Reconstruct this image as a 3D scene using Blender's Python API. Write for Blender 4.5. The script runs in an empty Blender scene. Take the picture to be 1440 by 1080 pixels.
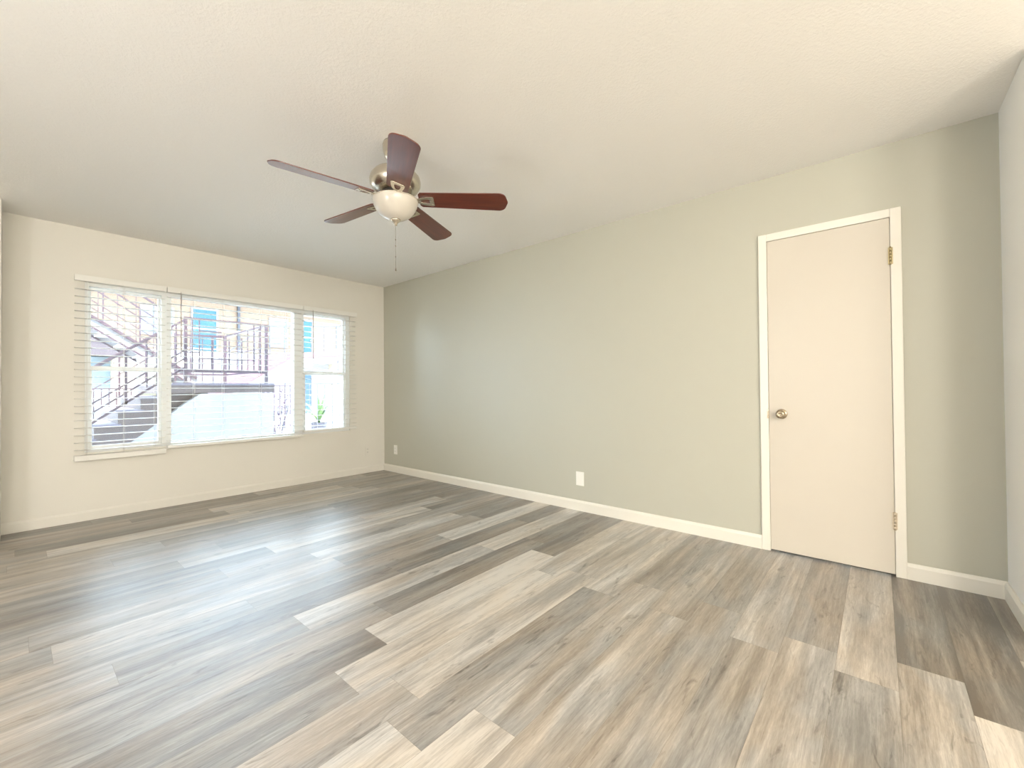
import bpy, bmesh, math, random
from mathutils import Vector, Matrix

scene = bpy.context.scene
C = scene.collection
PI = math.pi
R = math.radians

# ------------------------------------------------------------------ camera
cam_d = bpy.data.cameras.new('camera')
cam = bpy.data.objects.new('camera', cam_d)
C.objects.link(cam)
fwd = Vector((0.75911549, 0.65086341, 0.0109768))
rgt = Vector((0.65094907, -0.75907713, -0.00819845))
upv = rgt.cross(fwd)
cam.matrix_world = Matrix(((rgt.x, upv.x, -fwd.x, -3.2244), (rgt.y, upv.y, -fwd.y, -5.0192),
                           (rgt.z, upv.z, -fwd.z, 1.0688), (0, 0, 0, 1)))
cam_d.sensor_fit = 'HORIZONTAL'
cam_d.sensor_width = 36
cam_d.lens = 600.81 / 1440 * 36
cam_d.clip_start = 0.01
cam_d.clip_end = 200
scene.camera = cam

# ------------------------------------------------------------------ world, sun, exposure
W = bpy.data.worlds.new('World')
scene.world = W
W.use_nodes = True
bg = W.node_tree.nodes['Background']
bg.inputs[0].default_value = (0.64, 0.82, 1.0, 1)
bg.inputs[1].default_value = 4.5
sun_d = bpy.data.lights.new('sun', 'SUN')
sun_d.energy = 9.5
sun_d.angle = R(1)
sun_d.color = (1.0, 0.93, 0.82)
sun = bpy.data.objects.new('sun', sun_d)
C.objects.link(sun)
sun.rotation_euler = Vector((0.3, 1.0, -2.2)).to_track_quat('-Z', 'Y').to_euler()
sun.location = (0, -10, 12)
FILL = 25.0            # strength of the unseen white globe added as fill from the left
FILL_COL = (1.0, 1.0, 1.0, 1)
KFILL = 8.6           # strength of the unseen warm globes added as fill behind the viewer
KFILL_COL = (1.0, 0.94, 0.84, 1)

vs = scene.view_settings
vs.view_transform = 'Standard'
vs.look = 'None'
vs.exposure = 1.88
vs.gamma = 1.0
vs.use_curve_mapping = False


# ------------------------------------------------------------------ materials
def new_mat(name):
    m = bpy.data.materials.new(name)
    m.use_nodes = True
    nt = m.node_tree
    return m, nt, nt.nodes, nt.links, nt.nodes['Principled BSDF']


def simple(name, col, rough=0.5, metal=0.0, var=0.04, scale=8.0, bump=0.0, bscale=200.0, coat=0.0, emit=None, es=0.0):
    m, nt, N, L, b = new_mat(name)
    b.inputs['Roughness'].default_value = rough
    b.inputs['Metallic'].default_value = metal
    if coat:
        b.inputs['Coat Weight'].default_value = coat
        b.inputs['Coat Roughness'].default_value = 0.15
    tc = N.new('ShaderNodeTexCoord')
    nz = N.new('ShaderNodeTexNoise')
    nz.inputs['Scale'].default_value = scale
    nz.inputs['Detail'].default_value = 3
    L.new(tc.outputs['Object'], nz.inputs['Vector'])
    mx = N.new('ShaderNodeMix')
    mx.data_type = 'RGBA'
    mx.inputs[6].default_value = (*[c * (1 - var) for c in col], 1)
    mx.inputs[7].default_value = (*[min(1, c * (1 + var)) for c in col], 1)
    L.new(nz.outputs['Fac'], mx.inputs[0])
    L.new(mx.outputs[2], b.inputs['Base Color'])
    if bump:
        n2 = N.new('ShaderNodeTexNoise')
        n2.inputs['Scale'].default_value = bscale
        n2.inputs['Detail'].default_value = 2
        L.new(tc.outputs['Object'], n2.inputs['Vector'])
        bp = N.new('ShaderNodeBump')
        bp.inputs['Strength'].default_value = bump
        bp.inputs['Distance'].default_value = 0.004
        L.new(n2.outputs['Fac'], bp.inputs['Height'])
        L.new(bp.outputs['Normal'], b.inputs['Normal'])
    if emit:
        b.inputs['Emission Color'].default_value = emit
        b.inputs['Emission Strength'].default_value = es
    return m


def ceiling_mat():
    m, nt, N, L, b = new_mat('textured_ceiling_paint')
    b.inputs['Base Color'].default_value = (0.91, 0.89, 0.85, 1)
    b.inputs['Roughness'].default_value = 0.75
    tc = N.new('ShaderNodeTexCoord')
    n1 = N.new('ShaderNodeTexNoise')
    n1.inputs['Scale'].default_value = 85
    n1.inputs['Detail'].default_value = 4
    n1.inputs['Roughness'].default_value = 0.6
    L.new(tc.outputs['Object'], n1.inputs['Vector'])
    v = N.new('ShaderNodeTexVoronoi')
    v.inputs['Scale'].default_value = 70
    L.new(tc.outputs['Object'], v.inputs['Vector'])
    cr = N.new('ShaderNodeValToRGB')
    cr.color_ramp.elements[0].position = 0.42
    cr.color_ramp.elements[1].position = 0.62
    L.new(n1.outputs['Fac'], cr.inputs['Fac'])
    ad = N.new('ShaderNodeMath')
    ad.operation = 'MULTIPLY_ADD'
    ad.inputs[1].default_value = -0.5
    L.new(v.outputs['Distance'], ad.inputs[0])
    L.new(cr.outputs['Color'], ad.inputs[2])
    bp = N.new('ShaderNodeBump')
    bp.inputs['Strength'].default_value = 0.23
    bp.inputs['Distance'].default_value = 0.004
    L.new(ad.outputs[0], bp.inputs['Height'])
    L.new(bp.outputs['Normal'], b.inputs['Normal'])
    return m


def floor_mat():
    m, nt, N, L, b = new_mat('grey_oak_vinyl_planks')
    uv = N.new('ShaderNodeUVMap')
    uv.uv_map = 'plank_uv'
    at = N.new('ShaderNodeAttribute')
    at.attribute_name = 'plank_tone'

    def noise(sx, sy, detail, rough, dist=0.0):
        mp = N.new('ShaderNodeMapping')
        mp.inputs['Scale'].default_value = (sx, sy, 1)
        L.new(uv.outputs['UV'], mp.inputs['Vector'])
        n = N.new('ShaderNodeTexNoise')
        n.inputs['Scale'].default_value = 1.0
        n.inputs['Detail'].default_value = detail
        n.inputs['Roughness'].default_value = rough
        n.inputs['Distortion'].default_value = dist
        L.new(mp.outputs['Vector'], n.inputs['Vector'])
        return n.outputs['Fac']

    def math_(op, a, bb, c=None):
        n = N.new('ShaderNodeMath')
        n.operation = op
        for i, x in enumerate((a, bb, c)):
            if x is None:
                continue
            if isinstance(x, (int, float)):
                n.inputs[i].default_value = x
            else:
                L.new(x, n.inputs[i])
        return n.outputs[0]

    broad = noise(1.1, 9, 5, 0.62, 0.8)      # broad cathedral patches
    strip = noise(0.5, 22, 3, 0.55, 0.3)     # long lighter and darker strips
    streak = noise(7.0, 120, 5, 0.7, 0.3)    # fine grain
    fleck = noise(22.0, 190, 3, 0.7, 0.6)    # brushed flecks
    knot = noise(4.0, 17, 4, 0.6, 1.6)       # elongated brown blotches
    hue = noise(1.7, 6, 2, 0.5, 0.5)
    tone = at.outputs['Fac']
    v = math_('MULTIPLY_ADD', math_('SUBTRACT', broad, 0.5), 1.25, tone)
    v = math_('MULTIPLY_ADD', math_('SUBTRACT', strip, 0.5), 0.70, v)
    v = math_('MULTIPLY_ADD', math_('SUBTRACT', streak, 0.5), 0.75, v)
    v = math_('MULTIPLY_ADD', math_('SUBTRACT', fleck, 0.5), 0.40, v)
    kr = N.new('ShaderNodeValToRGB')
    kr.color_ramp.elements[0].position = 0.60
    kr.color_ramp.elements[1].position = 0.78
    L.new(knot, kr.inputs['Fac'])
    v = math_('MULTIPLY_ADD', kr.outputs['Color'], -0.55, v)
    def ramp(cols):
        cr = N.new('ShaderNodeValToRGB')
        e = cr.color_ramp.elements
        e[0].position, e[0].color = 0.0, (*cols[0], 1)
        e[1].position, e[1].color = 1.0, (*cols[3], 1)
        for p, c in ((0.35, cols[1]), (0.65, cols[2])):
            e.new(p).color = (*c, 1)
        L.new(v, cr.inputs['Fac'])
        return cr.outputs['Color']
    tan = ramp(((0.120, 0.092, 0.068), (0.255, 0.212, 0.168), (0.400, 0.346, 0.285), (0.64, 0.575, 0.495)))
    ash = ramp(((0.108, 0.101, 0.093), (0.230, 0.218, 0.202), (0.370, 0.353, 0.330), (0.62, 0.592, 0.55)))
    hr = N.new('ShaderNodeMapRange')
    hr.inputs['From Min'].default_value = 0.38
    hr.inputs['From Max'].default_value = 0.62
    L.new(hue, hr.inputs['Value'])
    mx = N.new('ShaderNodeMix')
    mx.data_type = 'RGBA'
    L.new(hr.outputs['Result'], mx.inputs[0])
    L.new(tan, mx.inputs[6])
    L.new(ash, mx.inputs[7])
    L.new(mx.outputs[2], b.inputs['Base Color'])
    b.inputs['Specular IOR Level'].default_value = 0.9
    b.inputs['Coat Weight'].default_value = 0.6
    b.inputs['Coat Roughness'].default_value = 0.36
    rr = math_('MULTIPLY_ADD', streak, 0.12, 0.36)
    L.new(rr, b.inputs['Roughness'])
    bp = N.new('ShaderNodeBump')
    bp.inputs['Strength'].default_value = 0.25
    bp.inputs['Distance'].default_value = 0.002
    L.new(streak, bp.inputs['Height'])
    L.new(bp.outputs['Normal'], b.inputs['Normal'])
    return m


def blade_mat():
    m, nt, N, L, b = new_mat('cherry_wood_blade')
    tc = N.new('ShaderNodeTexCoord')
    mp = N.new('ShaderNodeMapping')
    mp.inputs['Scale'].default_value = (3, 40, 40)
    L.new(tc.outputs['Object'], mp.inputs['Vector'])
    n = N.new('ShaderNodeTexNoise')
    n.inputs['Scale'].default_value = 1.5
    n.inputs['Detail'].default_value = 5
    L.new(mp.outputs['Vector'], n.inputs['Vector'])
    cr = N.new('ShaderNodeValToRGB')
    cr.color_ramp.elements[0].position = 0.3
    cr.color_ramp.elements[1].position = 0.75
    cr.color_ramp.elements[0].color = (0.085, 0.012, 0.005, 1)
    cr.color_ramp.elements[1].color = (0.150, 0.026, 0.010, 1)
    L.new(n.outputs['Fac'], cr.inputs['Fac'])
    L.new(cr.outputs['Color'], b.inputs['Base Color'])
    b.inputs['Roughness'].default_value = 0.34
    b.inputs['Coat Weight'].default_value = 0.5
    b.inputs['Coat Roughness'].default_value = 0.22
    return m


def glass_mat():
    m, nt, N, L, b = new_mat('window_glass')
    N.remove(b)
    out = N['Material Output']
    tr = N.new('ShaderNodeBsdfTransparent')
    tr.inputs[0].default_value = (0.97, 0.985, 0.98, 1)
    gl = N.new('ShaderNodeBsdfGlossy')
    gl.inputs['Roughness'].default_value = 0.02
    fr = N.new('ShaderNodeFresnel')
    fr.inputs['IOR'].default_value = 1.45
    mx = N.new('ShaderNodeMixShader')
    L.new(fr.outputs[0], mx.inputs[0])
    L.new(tr.outputs[0], mx.inputs[1])
    L.new(gl.outputs[0], mx.inputs[2])
    L.new(mx.outputs[0], out.inputs['Surface'])
    return m


def siding_mat():
    m, nt, N, L, b = new_mat('cream_lap_siding')
    tc = N.new('ShaderNodeTexCoord')
    w = N.new('ShaderNodeTexWave')
    w.bands_direction = 'Z'
    w.wave_profile = 'SAW'
    w.inputs['Scale'].default_value = 1.6
    L.new(tc.outputs['Object'], w.inputs['Vector'])
    cr = N.new('ShaderNodeValToRGB')
    cr.color_ramp.elements[0].color = (0.17, 0.105, 0.058, 1)
    cr.color_ramp.elements[1].color = (0.20, 0.135, 0.09, 1)
    cr.color_ramp.elements[1].position = 0.15
    L.new(w.outputs['Fac'], cr.inputs['Fac'])
    L.new(cr.outputs['Color'], b.inputs['Base Color'])
    b.inputs['Roughness'].default_value = 0.7
    return m


M = {
    'ceiling': ceiling_mat(),
    'floor': floor_mat(),
    'gap': simple('plank_gap', (0.22, 0.19, 0.16), 0.9),
    'cream': simple('cream_wall_paint', (0.78, 0.755, 0.69), 0.55, var=0.012, scale=2, bump=0.10, bscale=160),
    'white_wall': simple('white_wall_paint', (0.92, 0.91, 0.88), 0.55, var=0.012, scale=2, bump=0.10, bscale=160),
    'grey': simple('sage_grey_wall_paint', (0.53, 0.522, 0.442), 0.5, var=0.012, scale=2, bump=0.10, bscale=160),
    'trim': simple('white_trim_paint', (0.83, 0.80, 0.72), 0.35, var=0.01),
    'door': simple('white_door_paint', (0.64, 0.59, 0.51), 0.40, var=0.012, scale=3),
    'vinyl': simple('white_vinyl_frame', (0.85, 0.86, 0.84), 0.35, var=0.01),
    'slat': simple('white_blind_slat', (0.82, 0.81, 0.765), 0.45, var=0.01),
    'cord': simple('white_cord', (0.82, 0.80, 0.76), 0.8),
    'wand': simple('clear_grey_wand', (0.55, 0.50, 0.48), 0.25),
    'glass': glass_mat(),
    'nickel': simple('brushed_nickel', (0.62, 0.57, 0.48), 0.27, 1.0, var=0.05, scale=30),
    'knob': simple('darker_satin_nickel', (0.44, 0.37, 0.27), 0.25, 1.0, var=0.05, scale=30),
    'chain': simple('dull_bead_chain', (0.30, 0.26, 0.21), 0.4, 0.8, var=0.05, scale=30),
    'brass': simple('aged_brass_hinge', (0.50, 0.42, 0.25), 0.38, 1.0, var=0.08, scale=60),
    'steel': simple('painted_over_hinge', (0.66, 0.57, 0.44), 0.40, 0.6, var=0.08, scale=60),
    'blade': blade_mat(),
    'bowl': simple('frosted_white_glass', (0.64, 0.60, 0.53), 0.32, var=0.01, coat=0.4),
    'dark': simple('dark_slot', (0.03, 0.028, 0.025), 0.6),
    'plate': simple('white_plastic_plate', (0.90, 0.89, 0.83), 0.35, var=0.01),
    'fill_warm': simple('warm_fill_glow', (0.9, 0.88, 0.8), 0.4, emit=KFILL_COL, es=KFILL),
    'globe': simple('white_fill_glow', (0.9, 0.88, 0.8), 0.4, emit=FILL_COL, es=FILL),
    # outdoors
    'stucco': simple('white_stucco', (0.218, 0.206, 0.208), 0.85, var=0.03, scale=5, bump=0.3, bscale=60),
    'stucco_cream': simple('cream_stucco', (0.285, 0.236, 0.167), 0.85, var=0.04, scale=5, bump=0.3, bscale=60),
    'stucco_blue': simple('pale_blue_stucco', (0.161, 0.205, 0.223), 0.85, var=0.03, scale=5),
    'brown': simple('brown_fascia_paint', (0.065, 0.046, 0.043), 0.7, var=0.12, scale=6),
    'concrete': simple('grey_concrete_tread', (0.11, 0.095, 0.115), 0.85, var=0.06, scale=12),
    'paving': simple('pale_concrete_paving', (0.58, 0.60, 0.62), 0.9, var=0.06, scale=3),
    'iron': simple('dark_iron_railing', (0.04, 0.022, 0.032), 0.5, var=0.05),
    'iron_light': simple('thin_grey_fence_bars', (0.04, 0.04, 0.05), 0.5, var=0.05),
    'siding': siding_mat(),
    'turquoise': simple('turquoise_door_paint', (0.010, 0.070, 0.095), 0.5, var=0.05),
    'navy': simple('slate_blue_door_paint', (0.025, 0.062, 0.095), 0.5, var=0.05),
    'pane_dark': simple('blue_grey_pane', (0.155, 0.186, 0.205), 0.1),  # even blue-grey of the far window panes
    'pink': simple('pink_stair_soffit_paint', (0.095, 0.052, 0.064), 0.8, var=0.04),
    'roof': simple('dark_roof_edge', (0.043, 0.034, 0.042), 0.8, var=0.1),
    'peach': simple('peach_fascia_paint', (0.20, 0.085, 0.04), 0.7, var=0.03),
    'leaf': simple('green_frond', (0.075, 0.13, 0.04), 0.6, var=0.3, scale=10),
    'leaf_dark': simple('dark_purple_leaf', (0.06, 0.03, 0.07), 0.6, var=0.35, scale=12),
    'pot': simple('dark_planter', (0.05,0.045,0.06), 0.7),
    'post': simple('grey_green_post_paint', (0.14, 0.15, 0.13), 0.8),
}


# ------------------------------------------------------------------ mesh helpers
def box(bm, x0, x1, y0, y1, z0, z1, mi=0):
    vsx = [bm.verts.new(p) for p in ((x0, y0, z0), (x1, y0, z0), (x1, y1, z0), (x0, y1, z0),
                                     (x0, y0, z1), (x1, y0, z1), (x1, y1, z1), (x0, y1, z1))]
    for f in ((3, 2, 1, 0), (4, 5, 6, 7), (0, 1, 5, 4), (1, 2, 6, 5), (2, 3, 7, 6), (3, 0, 4, 7)):
        bm.faces.new([vsx[i] for i in f]).material_index = mi


def prism(bm, pts, axis, a0, a1):
    """extrude a 2D outline along an axis ('x': pts=(y,z), 'y': pts=(x,z), 'z': pts=(x,y))"""
    def P(p, a):
        return (a, p[0], p[1]) if axis == 'x' else (p[0], a, p[1]) if axis == 'y' else (p[0], p[1], a)
    A = [bm.verts.new(P(p, a0)) for p in pts]
    B = [bm.verts.new(P(p, a1)) for p in pts]
    n = len(pts)
    fs = [bm.faces.new(A), bm.faces.new(B[::-1])]
    for i in range(n):
        fs.append(bm.faces.new((A[i], B[i], B[(i + 1) % n], A[(i + 1) % n])))
    bmesh.ops.recalc_face_normals(bm, faces=fs)


def lathe(bm, prof, seg=32, mat=None, cap=True):
    """profile of (r, z) spun about z; mat = 4x4 placement"""
    mat = mat or Matrix()
    rings = []
    for r, z in prof:
        if r < 1e-6:
            rings.append([bm.verts.new(mat @ Vector((0, 0, z)))])
        else:
            rings.append([bm.verts.new(mat @ Vector((r * math.cos(2 * PI * i / seg), r * math.sin(2 * PI * i / seg), z)))
                          for i in range(seg)])
    fs = []
    for a, b in zip(rings, rings[1:]):
        for i in range(seg):
            j = (i + 1) % seg
            if len(a) == 1 and len(b) == 1:
                continue
            if len(a) == 1:
                fs.append(bm.faces.new((a[0], b[j], b[i])))
            elif len(b) == 1:
                fs.append(bm.faces.new((a[i], a[j], b[0])))
            else:
                fs.append(bm.faces.new((a[i], a[j], b[j], b[i])))
    if cap:
        for ring in (rings[0], rings[-1]):
            if len(ring) > 2:
                fs.append(bm.faces.new(ring))
    for f in fs:
        f.smooth = True
    bmesh.ops.recalc_face_normals(bm, faces=fs)


def bar(bm, p0, p1, w=0.02, h=None, seg=None):
    """square (or round, if seg) bar between two points"""
    p0, p1 = Vector(p0), Vector(p1)
    d = p1 - p0
    q = d.to_track_quat('Z', 'Y').to_matrix().to_4x4()
    q.translation = p0
    if seg:
        lathe(bm, [(w / 2, 0), (w / 2, d.length)], seg, q)
        return
    h = h or w
    c = [(-w / 2, -h / 2), (w / 2, -h / 2), (w / 2, h / 2), (-w / 2, h / 2)]
    A = [bm.verts.new(q @ Vector((x, y, 0))) for x, y in c]
    B = [bm.verts.new(q @ Vector((x, y, d.length))) for x, y in c]
    fs = [bm.faces.new(A[::-1]), bm.faces.new(B)]
    for i in range(4):
        fs.append(bm.faces.new((A[i], A[(i + 1) % 4], B[(i + 1) % 4], B[i])))
    bmesh.ops.recalc_face_normals(bm, faces=fs)


def obj(name, bm, mats, parent=None, bevel=0.0, loc=None, smooth=False):
    me = bpy.data.meshes.new(name)
    bm.to_mesh(me)
    bm.free()
    for mm in (mats if isinstance(mats, (list, tuple)) else [mats]):
        me.materials.append(mm)
    o = bpy.data.objects.new(name, me)
    C.objects.link(o)
    if loc:
        o.location = loc
    if parent:
        o.parent = parent
    if bevel:
        md = o.modifiers.new('bevel', 'BEVEL')
        md.width = bevel
        md.segments = 2
        md.limit_method = 'ANGLE'
    return o


def tag(o, label=None, cat=None, group=None, kind=None):
    if label:
        o['label'] = label
    if cat:
        o['category'] = cat
    if group:
        o['group'] = group
    if kind:
        o['kind'] = kind
    return o


def thing(name, label, cat, loc=(0, 0, 0), rotz=0, group=None, kind=None):
    o = bpy.data.objects.new(name, None)
    o.empty_display_size = 0.1
    C.objects.link(o)
    o.location = loc
    o.rotation_euler = (0, 0, rotz)
    return tag(o, label, cat, group, kind)


def boxes(name, lst, mat, parent=None, bevel=0.0, loc=None):
    bm = bmesh.new()
    for b in lst:
        box(bm, *b)
    return obj(name, bm, mat, parent, bevel, loc)


def struct(o, label, cat):
    return tag(o, label, cat, kind='structure')


# ------------------------------------------------------------------ room dimensions
H = 2.44
L_NEAR = -5.4965
Y_KIT = -8.8              # far end of the unseen kitchen, added to hold the warm fill
X_NEAR = -0.55            # free end of the near wall, placed to let the fill light past
#         # wall on the near side, behind the camera's right
X_LEFT = -3.2847          # end of the window wall, left
X_DIN = -6.6              # far side of the unseen dining area, added to hold the white fill

# floor : individual vinyl planks, 0.18 x 1.22 m, laid along x
rng = random.Random(7)
ROW = {
    0: ([-2.20, -0.985], [.38, .92, .22]),
    -1: ([-2.05, -0.84], [.55, .26, .30]),
    -2: ([-2.36, -1.15], [.62, .72, .80]),
    -3: ([-1.75, -0.55], [.45, .22, .30]),
    -4: ([-2.45, -1.20], [.60, .50, .85]),
    -5: ([-1.90, -0.70], [.75, .45, .28]),
    -6: ([-1.96, -0.76], [.55, .78, .35]),
    -7: ([-1.20, 0.0], [.60, .55, .25]),
    -8: ([-2.10, -0.80], [.35, .80, .30]),
    -9: ([-1.33, -0.48], [.60, .72, .35]),
    -10: ([-2.3, -1.08], [.55, .35, .28]),
    -11: ([-1.6, -0.4], [.45, .38, .25]),
    1: ([-2.43, -1.215], [.50, .82, .80]),
    2: ([-2.31, -1.096], [.80, .74, .62]),
    3: ([-2.437, -1.224], [.85, .42, .72]),
    4: ([-2.22, -1.00], [.80, .60, .36]),
    5: ([-2.60, -1.215], [.55, .60, .50]),
    6: ([-2.20, -0.99], [.60, .46, .46]),
    7: ([-2.44, -1.225], [.80, .50, .62]),
    8: ([-2.29, -1.075], [.45, .55, .42]),
    9: ([-2.43, -1.21], [.66, .45, .60]),
    10: ([-2.15, -1.00], [.55, .52, .12]),
    11: ([-2.42, -1.20], [.5, .75, .12]),
}
bm = bmesh.new()
uvl = bm.loops.layers.uv.new('plank_uv')
tone = bm.faces.layers.float.new('plank_tone')
G = 0.0003
box(bm, X_DIN - 0.1, 0.05, Y_KIT - 0.1, 0.05, -0.12, -0.002, 1)
k = -19
while True:
    yt = -3.26 - 0.18 * k
    yb = yt - 0.18
    k_ = k
    k += 1
    if yt > 0.05:
        continue
    if yt < Y_KIT:
        break
    if k_ in ROW:
        js, tn = ROW[k_]
        js, tn = list(js), list(tn)
        if -9 < k_ < 3:
            tn[0] -= 0.12
    else:
        js = [-1.2 - rng.uniform(0, 1.2)]
        tn = [rng.uniform(.2, .85), rng.uniform(.2, .85)]
    while js[0] > X_DIN:
        js.insert(0, js[0] - 1.22)
        tn.insert(0, rng.uniform(.2, .6))
    while js[-1] < 0:
        js.append(js[-1] + 1.22)
        tn.append(rng.uniform(.2, .6))
    for i in range(len(js) - 1):
        x0, x1 = max(js[i], X_DIN), min(js[i + 1], 0.02)
        if x1 <= x0:
            continue
        vv = [bm.verts.new(p) for p in ((x0 + G, yb + G, 0), (x1 - G, yb + G, 0), (x1 - G, yt - G, 0), (x0 + G, yt - G, 0))]
        f = bm.faces.new(vv)
        f[tone] = tn[i + 1] if i + 1 < len(tn) else .5
        ou, ov = rng.uniform(0, 60), rng.uniform(0, 60)
        for lp in f.loops:
            lp[uvl].uv = (lp.vert.co.x + ou, lp.vert.co.y + ov)
fl = obj('floor', bm, [M['floor'], M['gap']])
struct(fl, 'grey and beige wood-look plank floor of the empty room', 'floor')

struct(boxes('ceiling', [(X_DIN - 0.1, 0.15, Y_KIT - 0.15, 0.16, H, H + 0.2)], M['ceiling']),
       'white stippled ceiling above the fan', 'ceiling')

# window wall (y = 0) with the window opening
WX0, WX1, WZ0, WZ1 = -2.840, -0.488, 0.560, 1.990
T = 0.16
struct(boxes('wall_back', [(X_DIN, WX0, 0, T, 0, H), (WX1, 0, 0, T, 0, H), (WX0, WX1, 0, T, 0, WZ0), (WX0, WX1, 0, T, WZ1, H)],
             M['cream']), 'cream wall that holds the wide window', 'wall')
# grey wall (x = 0) with a recess for the closet door
DY0, DY1, DZ = -5.081, -4.472, 2.020
struct(boxes('wall_right', [(0, .06, DY1, 0, 0, H), (0, .06, L_NEAR, DY0, 0, H), (0, .06, DY0, DY1, DZ, H), (.06, .15, L_NEAR - .12, T, 0, H)],
             M['grey']), 'sage grey accent wall with the white door', 'wall')
struct(boxes('wall_front', [(X_NEAR, 0.06, L_NEAR - 0.12, L_NEAR, 0, H)], M['white_wall']),
       'white wall meeting the grey wall at the right edge', 'wall')
struct(boxes('wall_left', [(X_LEFT - 0.12, X_LEFT, -0.34, 0, 0, H)], M['cream'], bevel=0.004),
       'short cream wall stub at the left end of the window wall', 'wall')
struct(boxes('wall_far_left', [(X_DIN - 0.12, X_DIN, Y_KIT, T, 0, H)], M['cream']), 'cream wall at the far side of the added, unseen dining area', 'wall')
struct(boxes('wall_added_kitchen', [(X_DIN, 0.15, Y_KIT - 0.12, Y_KIT, 0, H), (X_NEAR, X_NEAR + 0.12, Y_KIT, L_NEAR - 0.121, 0, H)], M['cream']),
       'cream walls of the added, unseen kitchen behind the viewer', 'wall')


# baseboards
def base_profile(bm, axis, a0, a1, face, out, h=0.088, t=0.014):
    """baseboard with an eased top edge; out = direction away from the wall"""
    pts = [(face, 0), (face + out * t, 0), (face + out * t, h * 0.80), (face + out * t * 0.55, h * 0.95), (face + out * t * 0.3, h), (face, h)]
    prism(bm, pts, axis, a0, a1)


bm = bmesh.new()
base_profile(bm, 'y', -4.424, 0, 0.0, -1)
struct(obj('baseboard_right', bm, M['trim']), 'long white baseboard along the grey wall left of the door', 'baseboard')
bm = bmesh.new()
base_profile(bm, 'y', L_NEAR, -5.128, 0.0, -1)
struct(obj('baseboard_right', bm, M['trim']), 'short white baseboard on the grey wall right of the door', 'baseboard')
bm = bmesh.new()
base_profile(bm, 'x', X_DIN, -0.014, 0.0, -1, h=0.085, t=0.010)
struct(obj('baseboard_back', bm, M['cream']), 'cream painted baseboard below the window', 'baseboard')
bm = bmesh.new()
base_profile(bm, 'x', X_NEAR, -0.014, L_NEAR, 1)
struct(obj('baseboard_front', bm, M['trim']), 'white baseboard running out of frame at lower right', 'baseboard')

# ------------------------------------------------------------------ door
door = thing('door_1', 'white flush closet door in the grey wall', 'door', (0, (DY0 + DY1) / 2, 0), kind='structure')
oy = -(DY0 + DY1) / 2
CW = 0.047


def casing(y0, y1, z0, z1):
    bm = bmesh.new()
    box(bm, -0.016, 0, y0 + oy, y1 + oy, z0, z1)
    return obj('casing', bm, M['trim'], door, 0.003)


casing(DY1 - 0.001, DY1 + CW, 0, DZ + CW)
casing(DY0 - CW, DY0 + 0.001, 0, DZ + CW)
casing(DY0 + 0.001, DY1 - 0.001, DZ - 0.001, DZ + CW)
slab = boxes('door_slab', [(-0.010, 0.028, DY0 + 0.0028 + oy, DY1 - 0.0028 + oy, 0.012, DZ - 0.003)], M['door'], door, 0.0015)
boxes('door_stop', [(0.032, 0.058, DY0 + oy, DY0 + 0.03 + oy, 0.0, DZ), (0.032, 0.058, DY1 - 0.03 + oy, DY1 + oy, 0.0, DZ), (0.032, 0.058, DY0 + .03 + oy, DY1 - .03 + oy, DZ - .03, DZ)], M['trim'], door)
# knob
RX = Matrix.Rotation(-PI / 2, 4, 'Y')      # +z -> -x
bm = bmesh.new()
km = Matrix.Translation((-0.010, -4.545 + oy, 0.892)) @ RX
lathe(bm, [(0.0, 0.001), (0.031, 0.001), (0.032, 0.005), (0.029, 0.008), (0.014, 0.010), (0.0125, 0.026)], 28, km)
rose = obj('rosette', bm, M['knob'], slab)
bm = bmesh.new()
lathe(bm, [(0.0125, 0.020), (0.015, 0.028), (0.024, 0.036), (0.0275, 0.045), (0.0265, 0.055), (0.020, 0.061), (0.010, 0.063),
           (0.0085, 0.0615), (0.0, 0.0615)], 32, km)
obj('door_knob', bm, M['knob'], slab)
boxes('latch_plate', [(-0.0175, -0.003, DY1 - 0.004 + oy, DY1 + 0.0085 + oy, 0.862, 0.917)], M['knob'], door, 0.002)
for z0, z1, mk, lb in ((1.752, 1.846, 'brass', 'brass upper hinge'), (0.264, 0.358, 'steel', 'paint-smeared lower hinge')):
    bm = bmesh.new()
    hy = DY0 + oy + 0.001
    for i in range(5):
        a = z0 + (z1 - z0) * i / 5
        b = z0 + (z1 - z0) * (i + 1) / 5
        bar(bm, (-0.020, hy, a + 0.0006), (-0.020, hy, b - 0.0006), 0.012, seg=12)
    lathe(bm, [(0.0, 0), (0.0045, 0.001), (0.0045, 0.004), (0.0, 0.006)], 10, Matrix.Translation((-0.020, hy, z1)))
    lathe(bm, [(0.0, -0.006), (0.0045, -0.004), (0.0045, -0.001), (0.0, 0)], 10, Matrix.Translation((-0.020, hy, z0)))
    box(bm, -0.0185, -0.0155, hy - 0.011, hy, z0, z1)
    box(bm, -0.0185, -0.0095, hy, hy + 0.010, z0, z1)
    tag(obj('hinge', bm, M[mk], door), lb)

# ------------------------------------------------------------------ window
win = thing('window_1', 'wide white three-part window looking onto the courtyard', 'window', (0, 0, 0), kind='structure')
FY0, FY1 = 0.012, 0.085
boxes('frame', [(WX0, WX0 + 0.026, FY0, FY1, WZ0, WZ1), (WX1 - 0.050, WX1, FY0, FY1, WZ0, WZ1),
                (WX0 + 0.026, WX1 - 0.050, FY0, FY1, WZ1 - 0.030, WZ1), (WX0 + 0.026, WX1 - 0.050, FY0, FY1, WZ0, WZ0 + 0.026)],
      M['vinyl'], win, 0.002)
boxes('mullion', [(-2.338, -2.264, 0.004, FY1, WZ0 + 0.026, WZ1 - 0.030)], M['vinyl'], win, 0.003)
boxes('mullion', [(-1.156, -1.046, 0.004, FY1, WZ0 + 0.026, WZ1 - 0.030)], M['vinyl'], win, 0.003)


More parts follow.
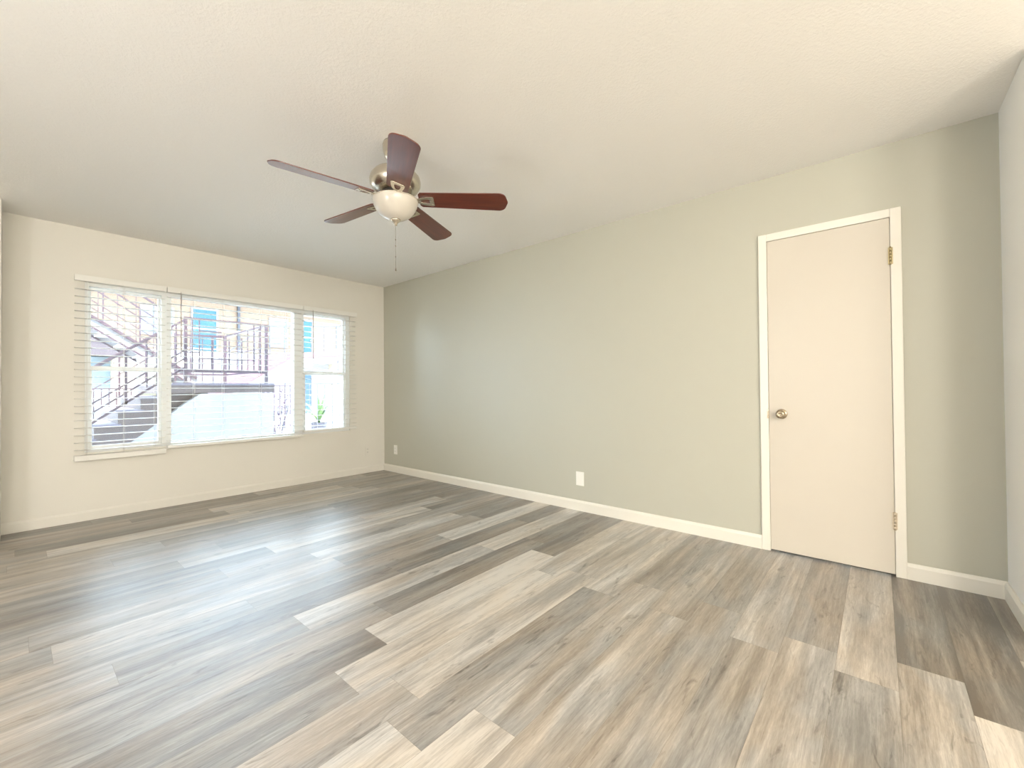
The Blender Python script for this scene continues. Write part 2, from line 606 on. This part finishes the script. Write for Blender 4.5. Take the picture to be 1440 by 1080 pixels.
def sash(x0, x1, z0, z1, y, w=0.022, bot=0.03, top=0.022):
    s = boxes('sash', [(x0, x0 + w, y, y + .028, z0, z1), (x1 - w, x1, y, y + .028, z0, z1),
                       (x0 + w, x1 - w, y, y + .028, z0, z0 + bot), (x0 + w, x1 - w, y, y + .028, z1 - top, z1)], M['vinyl'], win, 0.002)
    boxes('pane', [(x0 + w, x1 - w, y + .011, y + .015, z0 + bot, z1 - top)], M['glass'], s)


for a, b in ((-2.814, -2.338), (-1.046, -0.538)):
    sash(a, b, 1.250, 1.960, 0.052, w=0.016)
    sash(a, b, 0.586, 1.290, 0.022, w=0.020, top=0.040)
boxes('pane', [(-2.264, -1.156, 0.050, 0.055, WZ0 + 0.026, WZ1 - 0.030)], M['glass'], win)
boxes('latch', [(-2.60, -2.55, 0.010, 0.022, 1.272, 1.284)], M['vinyl'], win)
boxes('latch', [(-0.82, -0.77, 0.010, 0.022, 1.272, 1.284)], M['vinyl'], win)
boxes('sill', [(WX0, WX1, -0.004, FY0, WZ0 - 0.012, WZ0 + 0.004)], M['trim'], win, 0.002)


# ------------------------------------------------------------------ blinds
def blind(x0, x1, zb, label, wand_x=None, wand_len=0.6, rail_h=0.026, cords=()):
    t = thing('window_blind', label, 'blind', ((x0 + x1) / 2, 0, zb), group='open horizontal blinds on the window')
    ox = -(x0 + x1) / 2
    X0, X1 = x0 + ox, x1 + ox
    boxes('head_rail', [(X0 + .003, X1 - .003, -0.062, -0.002, 1.992 - zb, 2.030 - zb), (X0, X1, -0.070, -0.0625, 1.985 - zb, 2.034 - zb)],
          M['slat'], t, 0.002)
    bm = bmesh.new()
    z = zb + rail_h + 0.040
    while z < 1.975:
        # slightly crowned slat
        n = 4
        pts_t, pts_b = [], []
        for i in range(n + 1):
            u = i / n
            y = -0.064 + 0.056 * u
            c = 0.0022 * (1 - (2 * u - 1) ** 2)
            pts_t.append((y, z - zb + c + 0.0028))
            pts_b.append((y, z - zb + c))
        prism(bm, pts_t + pts_b[::-1], 'x', X0 + .004, X1 - .004)
        z += 0.0605
    obj('slats', bm, M['slat'], t)
    boxes('bottom_rail', [(X0 + .002, X1 - .002, -0.066, -0.006, 0, rail_h)], M['slat'], t, 0.004)
    for cx in cords:
        bm = bmesh.new()
        for y in (-0.067, -0.005):
            bar(bm, (cx + ox, y, rail_h), (cx + ox, y, 1.992 - zb), 0.0022, seg=6)
        obj('ladder_cord', bm, M['cord'], t)
    if wand_x is not None:
        bm = bmesh.new()
        bar(bm, (wand_x + ox, -0.076, 2.004 - zb - wand_len), (wand_x + ox, -0.076, 1.985 - zb), 0.009, seg=6)
        bar(bm, (wand_x + ox, -0.076, 1.985 - zb), (wand_x + ox, -0.066, 2.005 - zb), 0.005, seg=6)
        obj('tilt_wand', bm, M['wand'], t)
    return t


blind(-2.906, -2.312, 0.503, 'left narrow white window blind, hanging lowest, slats open', rail_h=0.046, cords=(-2.83, -2.60, -2.39))
blind(-2.306, -1.084, 0.545, 'wide middle white window blind with wand at its left', wand_x=-2.206, wand_len=0.62,
      cords=(-2.10, -1.86, -1.52, -1.25))
blind(-1.078, -0.425, 0.588, 'right white window blind with the highest bottom rail', wand_x=-0.976, wand_len=0.62, cords=(-0.97, -0.56))


# ------------------------------------------------------------------ wall plates
def plate(y, z, label, duplex, group=None, w=0.070, h=0.117):
    t = thing('outlet_plate', label, 'outlet', (0, y, z))
    boxes('cover_plate', [(-0.0055, 0, -w / 2, w / 2, -h / 2, h / 2)], M['plate'], t, 0.002)
    if duplex:
        for s in (-1, 1):
            r = boxes('receptacle', [(-0.0085, -0.0050, -0.017, 0.017, s * 0.0195 - 0.0145, s * 0.0195 + 0.0145)], M['plate'], t, 0.004)
            boxes('slot', [(-0.0090, -0.0080, -0.0080, -0.0060, s * 0.0195 - 0.005, s * 0.0195 + 0.006),
                           (-0.0090, -0.0080, 0.0060, 0.0080, s * 0.0195 - 0.005, s * 0.0195 + 0.006)], M['dark'], r)
    bm = bmesh.new()
    for zz in ((0,) if duplex else (0.012, )):
        lathe(bm, [(0, 0.005), (0.0035, 0.005), (0.003, 0.0068), (0, 0.007)], 10, Matrix.Translation((0, 0, zz)) @ RX)
    obj('screw', bm, M['plate'], t)
    return t


plate(-3.031, 0.278, 'blank white wall plate in the middle of the grey wall', False, w=0.080, h=0.120)
plate(-0.262, 0.291, 'small white duplex outlet on the grey wall near the far corner', True)
wt = plate(-0.25, 0.285, 'cream painted-over outlet on the window wall beside the corner', True)
wt.location = (-0.250, 0, 0.285)
wt.rotation_euler = (0, 0, PI / 2)
for ch in wt.children_recursive:
    if ch.type == 'MESH' and ch.name.split('.')[0] != 'slot':
        ch.data.materials[0] = M['cream']

# ------------------------------------------------------------------ ceiling fan
FX, FY = -1.845, -2.9935


def fz(z):               # fan heights were taken for a slightly smaller fan: enlarge by 5 %
    return 1.0688 + (z - 1.0688) * 1.05


FZ = fz(2.085)
fan = thing('ceiling_fan', 'brushed nickel ceiling fan with five cherry blades and white bowl light', 'ceiling fan', (FX, FY, H))


def fan_part(name, prof, mat, parent=fan, seg=48, k=1.05):
    bm = bmesh.new()
    lathe(bm, [(r * k, (fz(z) if k > 1 else z) - H) for r, z in prof], seg)
    return obj(name, bm, mat, parent)


fan_part('canopy', [(0.0, 2.439), (0.064, 2.439), (0.068, 2.425), (0.066, 2.392), (0.058, 2.362), (0.040, 2.342), (0.020, 2.336), (0.0, 2.336)], M['nickel'], k=1)
fan_part('downrod', [(0.0125, 2.345), (0.0125, 2.300)], M['nickel'], seg=20, k=1)
fan_part('motor_housing', [(0.0000, 2.252), (0.0310, 2.252), (0.0388, 2.240), (0.0736, 2.232), (0.1085, 2.215), (0.1271, 2.192), (0.1318, 2.172), (0.1302, 2.152),
                           (0.1225, 2.140), (0.1162, 2.128), (0.0992, 2.116), (0.0814, 2.108), (0.0000, 2.108)], M['nickel'])
fan_part('switch_housing', [(0.0000, 2.112), (0.0713, 2.110), (0.0713, 2.085), (0.0000, 2.083)], M['dark'])
fan_part('light_fitter', [(0.0000, 2.088), (0.0543, 2.088), (0.0915, 2.080), (0.1162, 2.074), (0.1186, 2.066), (0.0000, 2.066)], M['nickel'])
fan_part('light_bowl', [(0.0870, 2.070), (0.1145, 2.074), (0.1181, 2.070), (0.1171, 2.060), (0.1115, 2.040), (0.1000, 2.016), (0.0812, 1.994), (0.0566, 1.978),
                        (0.0290, 1.9685), (0.0000, 1.966)], M['bowl'], seg=64)
fan_part('finial', [(0.0000, 1.970), (0.0279, 1.969), (0.0264, 1.962), (0.0155, 1.954), (0.0085, 1.946), (0.0078, 1.938), (0.0000, 1.936)], M['nickel'], seg=24)
# pull chain
bm = bmesh.new()
z = 1.938
while z > 1.715:
    lathe(bm, [(0, 0.0016), (0.0014, 0.0008), (0.0014, -0.0008), (0, -0.0016)], 6, Matrix.Translation((0, 0, fz(z) - H)))
    z -= 0.0042
bar(bm, (0, 0, fz(1.712) - H), (0, 0, fz(1.938) - H), 0.0012, seg=5)
chain = obj('pull_chain', bm, M['chain'], fan)
for zc in (1.862, 1.830, 1.772):
    bm = bmesh.new()
    lathe(bm, [(0, .004), (.0028, .003), (.0028, -.003), (0, -.004)], 10, Matrix.Translation((0, 0, fz(zc) - H)))
    obj('chain_connector', bm, M['chain'], chain)
bm = bmesh.new()
lathe(bm, [(0, .010), (.002, .008), (.0034, -.006), (.0025, -.010), (0, -.011)], 12, Matrix.Translation((0, 0, fz(1.706) - H)))
obj('chain_pull', bm, M['chain'], chain)

# blades
A0 = 21.7750296 - 6 * PI
PITCH = R(13.5)
SAG = Matrix.Rotation(R(1.7), 3, Vector((0.56, 0.83, 0)))      # the old fan hangs very slightly out of true


def blade_outline():
    pts = []
    r0, r1 = 0.130, 0.615
    w0, w1 = 0.056, 0.069      # half widths at root and tip
    # root edge, rounded corners
    pts += [(r0 + 0.012, -w0), ]
    n = 10
    for i in range(n + 1):
        u = i / n
        pts.append((r0 + 0.012 + (r1 - 0.045 - r0 - 0.012) * u, -(w0 + (w1 - w0) * u)))
    for i in range(1, 7):
        a = -PI / 2 + (PI / 2) * i / 6 * 0.8
        pts.append((r1 - 0.045 + 0.040 * math.cos(a), -(w1 - 0.040) + 0.040 * math.sin(a)))
    for i in range(1, 6):
        u = i / 6
        pts.append((r1 + 0.004 * math.sin(PI * u), -(w1 - 0.052) + 2 * (w1 - 0.052) * u))
    for i in range(6, -1, -1):
        a = PI / 2 - (PI / 2) * i / 6 * 0.8
        pts.append((r1 - 0.045 + 0.040 * math.cos(a), (w1 - 0.040) + 0.040 * math.sin(a)))
    for i in range(n, -1, -1):
        u = i / n
        pts.append((r0 + 0.012 + (r1 - 0.045 - r0 - 0.012) * u, (w0 + (w1 - w0) * u)))
    pts += [(r0, w0 - 0.014), (r0, -w0 + 0.014)]
    out = []
    for p in pts:
        if not out or (Vector(p) - Vector(out[-1])).length > 1e-4:
            out.append(p)
    return out


bm = bmesh.new()
prism(bm, blade_outline(), 'z', -0.003, 0.003)
blade0 = obj('fan_blade', bm, M['blade'], fan, 0.0012)
# blade iron : hub arm, cast loop and two-prong plate under the blade
bm = bmesh.new()
bar(bm, (0.060, 0, 0.010), (0.130, 0, -0.006), 0.024, 0.008)
loop_o = [(0.120, -0.011), (0.142, -0.026), (0.175, -0.034), (0.207, -0.036), (0.213, -0.030), (0.213, 0.030), (0.207, 0.036), (0.175, 0.034),
          (0.142, 0.026), (0.120, 0.011)]
loop_i = [(0.140, -0.005), (0.152, -0.012), (0.175, -0.016), (0.188, -0.015), (0.191, -0.009), (0.191, 0.009), (0.188, 0.015), (0.175, 0.016),
          (0.152, 0.012), (0.140, 0.005)]
rings = []
for zz in (-0.0100, -0.0032):
    rings.append(([bm.verts.new((x, y, zz)) for x, y in loop_o], [bm.verts.new((x, y, zz)) for x, y in loop_i]))
fs = []
n = len(loop_o)
for i in range(n):
    j = (i + 1) % n
    (o0, i0), (o1, i1) = rings
    fs.append(bm.faces.new((o0[i], o0[j], i0[j], i0[i])))
    fs.append(bm.faces.new((o1[i], i1[i], i1[j], o1[j])))
    fs.append(bm.faces.new((o0[i], o1[i], o1[j], o0[j])))
    fs.append(bm.faces.new((i0[i], i0[j], i1[j], i1[i])))
bmesh.ops.recalc_face_normals(bm, faces=fs)
for sx, sy in ((0.202, -0.022), (0.202, 0.022), (0.130, 0)):
    lathe(bm, [(0, -0.0130), (0.0035, -0.0120), (0.0045, -0.0098), (0, -0.0098)], 8, Matrix.Translation((sx, sy, 0)))
iron0 = obj('blade_iron', bm, M['nickel'], blade0, 0.0012)
for i in range(5):
    if i == 0:
        b = blade0
    else:
        b = blade0.copy()
        C.objects.link(b)
        ir = iron0.copy()
        C.objects.link(ir)
        ir.parent = b
    b.location = (0, 0, FZ - 0.008 - H)
    b.scale = (1.01, 1.02, 1.0)
    b.rotation_euler = (SAG @ Matrix.Rotation(A0 - i * 2 * PI / 5, 3, 'Z') @ Matrix.Rotation(-PITCH, 3, 'X')).to_euler()


# ------------------------------------------------------------------ unseen lamps added to brighten the room from left and behind
def pendant(x, y, drop, label, r, mk):
    t = thing('fill_lamp', label, 'lamp', (x, y, H))
    bm = bmesh.new()
    lathe(bm, [(0, -0.001), (0.07, -0.001), (0.07, -0.02), (0.04, -0.03), (0.006, -0.032), (0.006, -drop), (0.045, -drop - .01), (0.05, -drop - .035)], 24)
    obj('fill_stem', bm, M['nickel'], t)
    bm = bmesh.new()
    lathe(bm, [(r * math.sin(a), -drop - .03 - r + r * math.cos(a)) for a in [0.22 + (PI - 0.22) * i / 16 for i in range(16)]] + [(0, -drop - .03 - 2 * r)], 28)
    obj('fill_globe', bm, M[mk], t)


pendant(-4.7, -3.7, 1.0, 'white globe pendant added out of view, hung low to light the ceiling', 0.15, 'globe')
pendant(-4.4, -6.9, 0.35, 'large warm fill globe added out of view, nearer the dining area', 0.38, 'fill_warm')
pendant(-3.0, -7.6, 0.35, 'large warm fill globe added out of view, directly behind the viewer', 0.38, 'fill_warm')

# ================================================================== OUTDOORS
GZ = -0.15
struct(boxes('courtyard_floor', [(-14, 16, T, 24, GZ - 0.1, GZ)], M['paving']), 'pale concrete paving of the courtyard', 'ground')
struct(boxes('wall_upper_storey', [(X_DIN - 3, 6, -10, 0.30, H + 0.22, 5.6)], M['stucco']), 'stucco storey above this room', 'wall')

# --- staircase across the courtyard: lower flight and landing
st = thing('outdoor_staircase', 'brown and white outdoor staircase with dark railings and a landing, just beyond the window', 'staircase', (-1.7, 2.0, GZ))
SO = Vector((1.7, -2.0, -GZ))


def sbox(name, lst, mat, parent=st, bevel=0.0):
    o = boxes(name, lst, mat, parent, bevel)
    o.location = SO if parent is st else (0, 0, 0)
    return o


bm = bmesh.new()
prism(bm, [(-3.0, GZ), (-2.32, .41), (-1.72, .92), (-1.56, 1.035), (-0.64, 1.035), (-0.64, GZ)], 'y', 2.0, 2.12)
o = obj('cheek_wall', bm, M['stucco'], st)
o.location = SO
sbox('end_wall', [(-0.76, -0.64, 2.12, 3.9, GZ, 1.035)], M['stucco'])
nos = [(-3.50, .02), (-3.28, .185), (-3.06, .35), (-2.84, .515), (-2.62, .68), (-2.41, .845), (-2.20, 1.01)]
for i, (x, z) in enumerate(nos):
    s = sbox('step', [(x + .012, -1.99 + .001 * i, 2.005 + .0004 * i, 3.6, max(GZ, z - 0.52), z - 0.035)], M['brown'])
    sbox('tread', [(x, x + 0.25, 1.995, 3.62, z - 0.035, z)], M['concrete'], s)
sbox('landing_slab', [(-1.985, -0.635, 2.0, 4.0, 1.045, 1.15)], M['brown'])
sbox('landing_top', [(-1.99, -0.63, 1.99, 4.02, 1.15, 1.18)], M['concrete'])
sbox('support_post', [(-1.90, -1.66, 4.10, 4.32, GZ, 1.62)], M['post'])

# brown beam below the landing, seen above the sloping cheek wall
sbox('landing_beam', [(-1.988, -1.45, 2.125, 2.30, 0.45, 1.044)], M['brown'])


def member(name, p0, p1, w, mat, parent):
    bm = bmesh.new()
    bar(bm, p0, p1, w)
    o = obj(name, bm, mat, parent)
    if parent is st:
        o.location = SO
    return o


# --- landing railings : each side is a part of the staircase, its bars are sub-parts
y = 2.06
fr = member('front_railing', (-1.74, y, 2.06), (-0.70, y, 2.06), .030, M['iron'], st)
member('bottom_rail', (-1.72, y, 1.345), (-0.72, y, 1.345), .034, M['iron'], fr)
for p0, p1, w in (((-1.72, y, 1.83), (-1.29, y, 1.83), .016), ((-1.565, y, 1.90), (-1.30, y, 1.90), .014), ((-1.565, y, 1.52), (-0.89, y, 1.52), .014),
                  ((-1.05, y, 1.88), (-0.89, y, 1.88), .014), ((-1.72, y, 1.60), (-1.565, y, 1.60), .014)):
    member('pattern_bar', p0, p1, w, M['iron'], fr)
for x in (-1.72, -0.72):
    member('post', (x, y, 1.18), (x, y, 2.055), .036, M['iron'], fr)
for x, z0, z1 in ((-1.645, 1.35, 2.06), (-1.565, 1.35, 2.06), (-1.42, 1.35, 1.82), (-1.21, 1.35, 1.82), (-1.05, 1.35, 1.84), (-0.89, 1.35, 2.06), (-0.80, 1.35, 2.06)):
    member('baluster', (x, y, z0), (x, y, z1), .014, M['iron'], fr)
y = 3.94
br = member('back_railing', (-1.46, y, 2.02), (-0.70, y, 2.06), .026, M['iron'], st)
member('bottom_rail', (-1.46, y, 1.36), (-0.70, y, 1.36), .026, M['iron'], br)
for x, w in ((-1.46, .026), (-1.25, .014), (-1.08, .014), (-0.92, .014), (-0.74, .044)):
    member('baluster', (x, y, 1.18), (x, y, 2.05), w, M['iron'], br)
x = -0.72
sr = member('side_railing', (x, 2.10, 2.06), (x, 3.88, 2.06), .026, M['iron'], st)
member('bottom_rail', (x, 2.10, 1.36), (x, 3.88, 1.36), .026, M['iron'], sr)
member('middle_rail', (x, 2.10, 1.72), (x, 3.88, 1.72), .014, M['iron'], sr)
for yy in (2.35, 2.85, 3.35):
    member('baluster', (x, yy, 1.36), (x, yy, 2.06), .013, M['iron'], sr)


def flight_rail(name, y, bars, zf, x0, x1, offs, mat='iron'):
    """sloping rails; zf(x) = nosing height; offs = (height, thickness) of the rails; bars = (x, thickness, low, high)"""
    part = None
    for i, (h, w) in enumerate(offs):
        p = member(name if i == 0 else 'sloping_rail', (x0, y, zf(x0) + h), (x1, y, zf(x1) + h), w, M[mat], part or st)
        part = part or p
    for xx, w, h0, h1 in bars:
        member('baluster', (xx, y, zf(xx) + h0), (xx, y, zf(xx) + h1), w, M[mat], part)


def low(x):
    return 1.17 + 0.775 * (x + 1.99)


def up(x):
    return 1.86 - 0.70 * (x + 1.84)


flight_rail('lower_front_railing', 2.06,
            [(-3.2, .026, 0, .66), (-2.74, .026, 0, .66), (-2.32, .026, 0, .60), (-1.90, .026, -.02, .68), (-1.82, .014, .05, .66), (-2.02, .014, .05, .66), (-2.12, .014, .05, .66)],
            low, -3.25, -1.74, [(.66, .026), (.25, .018), (.14, .018), (.02, .026)])
flight_rail('lower_back_railing', 3.58, [(-3.0, .024, 0, .62), (-2.55, .014, 0, .62), (-2.2, .024, 0, .62), (-1.9, .014, 0, .62)],
            low, -3.2, -1.75, [(.64, .026), (.32, .016)])
# --- upper flight, going back up to the left
for yy in (4.42, 5.36):
    bm = bmesh.new()
    prism(bm, [(-1.0, up(-1.0) - .01), (-1.0, 1.181), (-1.14, 1.181), (-3.9, up(-3.9) - .17), (-3.9, up(-3.9))], 'y', yy, yy + 0.04)
    sg = obj('upper_stringer', bm, M['stucco'], st)
    sg.location = SO
    for h, w in ((0.0, .040), (-.17, .026)):
        member('edge_bar', (-3.9, yy - .012, up(-3.9) + h), (-1.05, yy - .012, up(-1.05) + h), w, M['iron'], sg)
xx = -1.05
while xx > -3.9:
    sbox('upper_tread', [(xx - 0.27, xx, 4.47, 5.35, up(xx - .13) - .07, up(xx - .13) - .035)], M['stucco'])
    xx -= 0.25
sbox('landing_extension', [(-1.4, -0.64, 4.021, 5.45, 1.045, 1.179)], M['concrete'])
flight_rail('upper_front_railing', 4.44, [(-1.66 - .23 * i, .009, .0, .84) for i in range(8)] + [(-1.50, .036, -.2, .84), (-3.1, .026, 0, .84)],
            up, -3.8, -1.48, [(.855, .026), (.46, .016), (.14, .012)])
flight_rail('upper_back_railing', 5.38, [(-1.7 - .5 * i, .020, 0, .84) for i in range(4)], up, -3.8, -1.2, [(.855, .022), (.46, .014)])

# --- fence behind the lower flight


def fence(name, label, x0, x1, y, z0, z1, step, mat, w=.012):
    t = thing(name, label, 'fence', ((x0 + x1) / 2, y, GZ))
    inv = -Vector(((x0 + x1) / 2, y, GZ))
    bm = bmesh.new()
    bar(bm, (x0, y, z1), (x1, y, z1), .022)
    obj('top_rail', bm, mat, t).location = inv
    bm = bmesh.new()
    bar(bm, (x0, y, z0 + .08), (x1, y, z0 + .08), .022)
    obj('bottom_rail', bm, mat, t).location = inv
    n = max(2, int(round((x1 - x0) / step)))
    for i in range(n + 1):
        x = x0 + (x1 - x0) * i / n
        ww = w if i % 6 else .026
        o = boxes('bar' if i % 6 else 'post', [(x - ww / 2, x + ww / 2, y - ww / 2, y + ww / 2, GZ if i % 6 == 0 else z0 + .08, z1)], mat, t)
        o.location = inv
    return t


fence('metal_fence', 'dark iron picket fence behind the lower steps', -3.1, -1.62, 6.1, GZ, 1.13, 0.105, M['iron'], .020)
fence('metal_fence', 'thin grey bar fence at the right behind the potted plant', 1.25, 2.9, 6.4, GZ, 1.25, 0.22, M['iron_light'], .016)
fence('metal_fence', 'dark iron fence beside the white stair wall with leafy shrub', -0.05, 0.75, 4.1, GZ, 1.17, 0.10, M['iron'], .014)

# --- low outbuilding behind the left steps
ob = thing('outbuilding', 'low pale outbuilding with dark stepped roof edge behind the stairs', 'building', (-2.0, 7.2, GZ))
OO = -Vector((-2.0, 7.2, GZ))
for nm, lst, mk in (('side_wall', [(-3.4, -1.62, 7.25, 9.0, GZ, 1.80)], 'stucco_blue'),
                    ('front_wall', [(-1.90, -1.22, 7.02, 7.24, GZ, 1.79)], 'stucco_cream'),
                    ('lower_roof', [(-3.5, -1.40, 6.95, 9.1, 1.81, 2.06)], 'roof'),
                    ('upper_roof', [(-3.5, -1.98, 7.05, 9.1, 2.07, 2.36)], 'roof')):
    boxes(nm, lst, M[mk], ob).location = OO

# --- apartment building across the courtyard
ab = thing('apartment_building', 'two-storey cream apartment building with turquoise doors across the courtyard', 'building', (3.0, 18.0, GZ))
AO = -Vector((3.0, 18.0, GZ))


def ap(name, lst, mk, parent=ab, bevel=0):
    o = boxes(name, lst, M[mk], parent, bevel)
    o.location = AO if parent is ab else (0, 0, 0)
    return o


ap('upper_wall', [(-10, 14, 18.0, 18.3, 2.75, 5.6)], 'siding')
ap('lower_wall', [(-10, 14, 18.0, 18.3, GZ, 2.45)], 'stucco')
ap('walkway_slab', [(-10, 14, 16.7, 18.3, 2.45, 2.75)], 'stucco')
ap('roof', [(-10.3, 14.3, 16.5, 22, 5.62, 5.85)], 'stucco')
ap('fascia', [(-10.3, 14.3, 16.40, 16.49, 5.30, 5.85)], 'peach')
for x0, x1, z0, z1, mk in ((1.93, 2.80, 2.76, 4.72, 'turquoise'), (6.25, 7.15, 2.76, 4.75, 'turquoise'), (6.20, 7.12, GZ, 1.98, 'navy')):
    d = ap('door', [(x0, x1, 17.95, 17.999, z0, z1)], mk)
    ap('door_frame', [(x0 - .07, x0 - .002, 17.93, 17.998, z0, z1 + .07), (x1 + .002, x1 + .07, 17.93, 17.998, z0, z1 + .07), (x0, x1, 17.93, 17.998, z1 + .002, z1 + .07)], 'stucco', d)
    bm = bmesh.new()
    lathe(bm, [(0, 0), (.03, .0), (.035, .03), (0, .05)], 10, Matrix.Translation((x1 - .08, 17.949, z0 + .95)) @ Matrix.Rotation(PI / 2, 4, 'X'))
    obj('door_knob', bm, M['nickel'], d)
for x0, x1, z0, z1 in ((5.10, 5.85, 3.30, 4.65), (8.6, 9.8, 3.4, 4.6), (0.2, 1.2, 3.5, 4.6)):
    w = ap('window_frame', [(x0 - .06, x0, 17.93, 17.998, z0 - .06, z1 + .06), (x1, x1 + .06, 17.93, 17.998, z0 - .06, z1 + .06),
                            (x0, x1, 17.93, 17.998, z0 - .06, z0), (x0, x1, 17.93, 17.998, z1, z1 + .06)], 'stucco')
    ap('pane', [(x0, x1, 17.97, 17.997, z0, z1)], 'pane_dark', w)
for x in (3.7, 9.2, -4.5):
    ap('downspout', [(x - .05, x + .05, 17.88, 17.98, 2.76, 5.5)], 'iron_light')
ap('lower_column', [(7.70, 8.20, 16.75, 17.2, GZ, 2.449)], 'stucco_cream')
ap('lower_column', [(1.0, 1.4, 16.75, 17.2, GZ, 2.449)], 'stucco_cream')
ap('walkway_rail', [(-10, 14, 16.76, 16.80, 3.70, 3.75), (-10, 14, 16.76, 16.80, 2.86, 2.90)], 'stucco')

# --- second staircase at the right, seen from below
rs = thing('outdoor_staircase', 'pink and white staircase rising to the right across the courtyard', 'staircase', (1.0, 9.0, GZ))
RO = -Vector((1.0, 9.0, GZ))
bm = bmesh.new()
prism(bm, [(0.45, .75), (0.45, 1.05), (1.70, 2.16), (4.6, 2.50), (4.6, 2.22), (2.45, 2.02)], 'y', 9.02, 10.1)
obj('stair_body', bm, M['pink'], rs).location = RO
bm = bmesh.new()
prism(bm, [(0.45, .66), (0.45, .76), (2.45, 2.05), (4.6, 2.25), (4.6, 2.15), (2.45, 1.95)], 'y', 8.96, 9.019)
obj('edge_trim', bm, M['stucco'], rs).location = RO
for x in (2.0, 4.3):
    bz = 1.7 if x < 3 else 2.2
    boxes('support_post', [(x - .07, x + .07, 9.4, 9.54, GZ, bz)], M['stucco'], rs).location = RO
bm = bmesh.new()
bar(bm, (0.5, 9.05, 1.95), (1.72, 9.05, 3.03), .03)
bar(bm, (1.72, 9.05, 3.03), (4.6, 9.05, 3.30), .03)
obj('handrail', bm, M['iron_light'], rs).location = RO
for i in range(10):
    x = 0.6 + i * 0.42
    zb = 1.05 + (x - .45) * .888 if x < 1.7 else 2.16 + (x - 1.7) * .117
    zt = 1.95 + (x - .5) * .885 if x < 1.72 else 3.03 + (x - 1.72) * .094
    boxes('baluster', [(x - .011, x + .011, 9.04, 9.06, zb, zt)], M['iron_light'], rs).location = RO


# --- plants
def leaf_cluster(bm, rg, n, rad, zlo, zhi, size):
    for i in range(n):
        a = rg.uniform(0, 2 * PI)
        r = rad * math.sqrt(rg.random())
        p = Vector((r * math.cos(a), r * math.sin(a) * .6, rg.uniform(zlo, zhi)))
        q = Matrix.Rotation(rg.uniform(0, 2 * PI), 4, 'Z') @ Matrix.Rotation(rg.uniform(-1, 1), 4, 'X')
        s = size * rg.uniform(.6, 1.3)
        vv = [bm.verts.new(p + (q @ Vector(c)) * s) for c in ((0, 0, 0), (.35, .5, .08), (0, 1.1, 0), (-.35, .5, .08))]
        bm.faces.new(vv)


def frond(bm, rg, ang, lean, length, width):
    prev = None
    n = 7
    for i in range(n + 1):
        u = i / n
        out = lean * length * u ** 1.5
        z = length * (u - 0.45 * lean * u * u)
        w = width * math.sin(PI * min(1, .15 + u * .85)) + .002
        c = Vector((math.cos(ang) * out, math.sin(ang) * out, z))
        t = Vector((-math.sin(ang), math.cos(ang), 0)) * w
        a, b = bm.verts.new(c - t), bm.verts.new(c + t)
        if prev:
            bm.faces.new((prev[0], prev[1], b, a))
        prev = (a, b)


rg = random.Random(3)
pp = thing('potted_plant', 'green leafy plant in a dark planter beyond the right fence', 'plant', (2.35, 6.9, GZ))
bm = bmesh.new()
lathe(bm, [(0, 0), (.17, 0), (.22, .30), (.24, .32), (.21, .32), (.19, .27), (0, .27)], 20)
obj('planter', bm, M['pot'], pp)
for i in range(16):
    bm = bmesh.new()
    frond(bm, rg, i * 2.4, rg.uniform(.3, 1.1), rg.uniform(.6, 1.05), rg.uniform(.03, .05))
    o = obj('frond', bm, M['leaf'], pp)
    o.location = (0, 0, .27)
sh = thing('shrub', 'dark purplish leafy shrub behind the fence beside the white stair wall', 'shrub', (0.36, 4.5, GZ))
bm = bmesh.new()
for i in range(7):
    a = i * .9
    bar(bm, (0, 0, 0), (.22 * math.cos(a), .15 * math.sin(a), .9), .018)
obj('stems', bm, M['pot'], sh)
bm = bmesh.new()
leaf_cluster(bm, rg, 260, .36, .15, 1.25, .07)
obj('foliage', bm, M['leaf_dark'], sh)
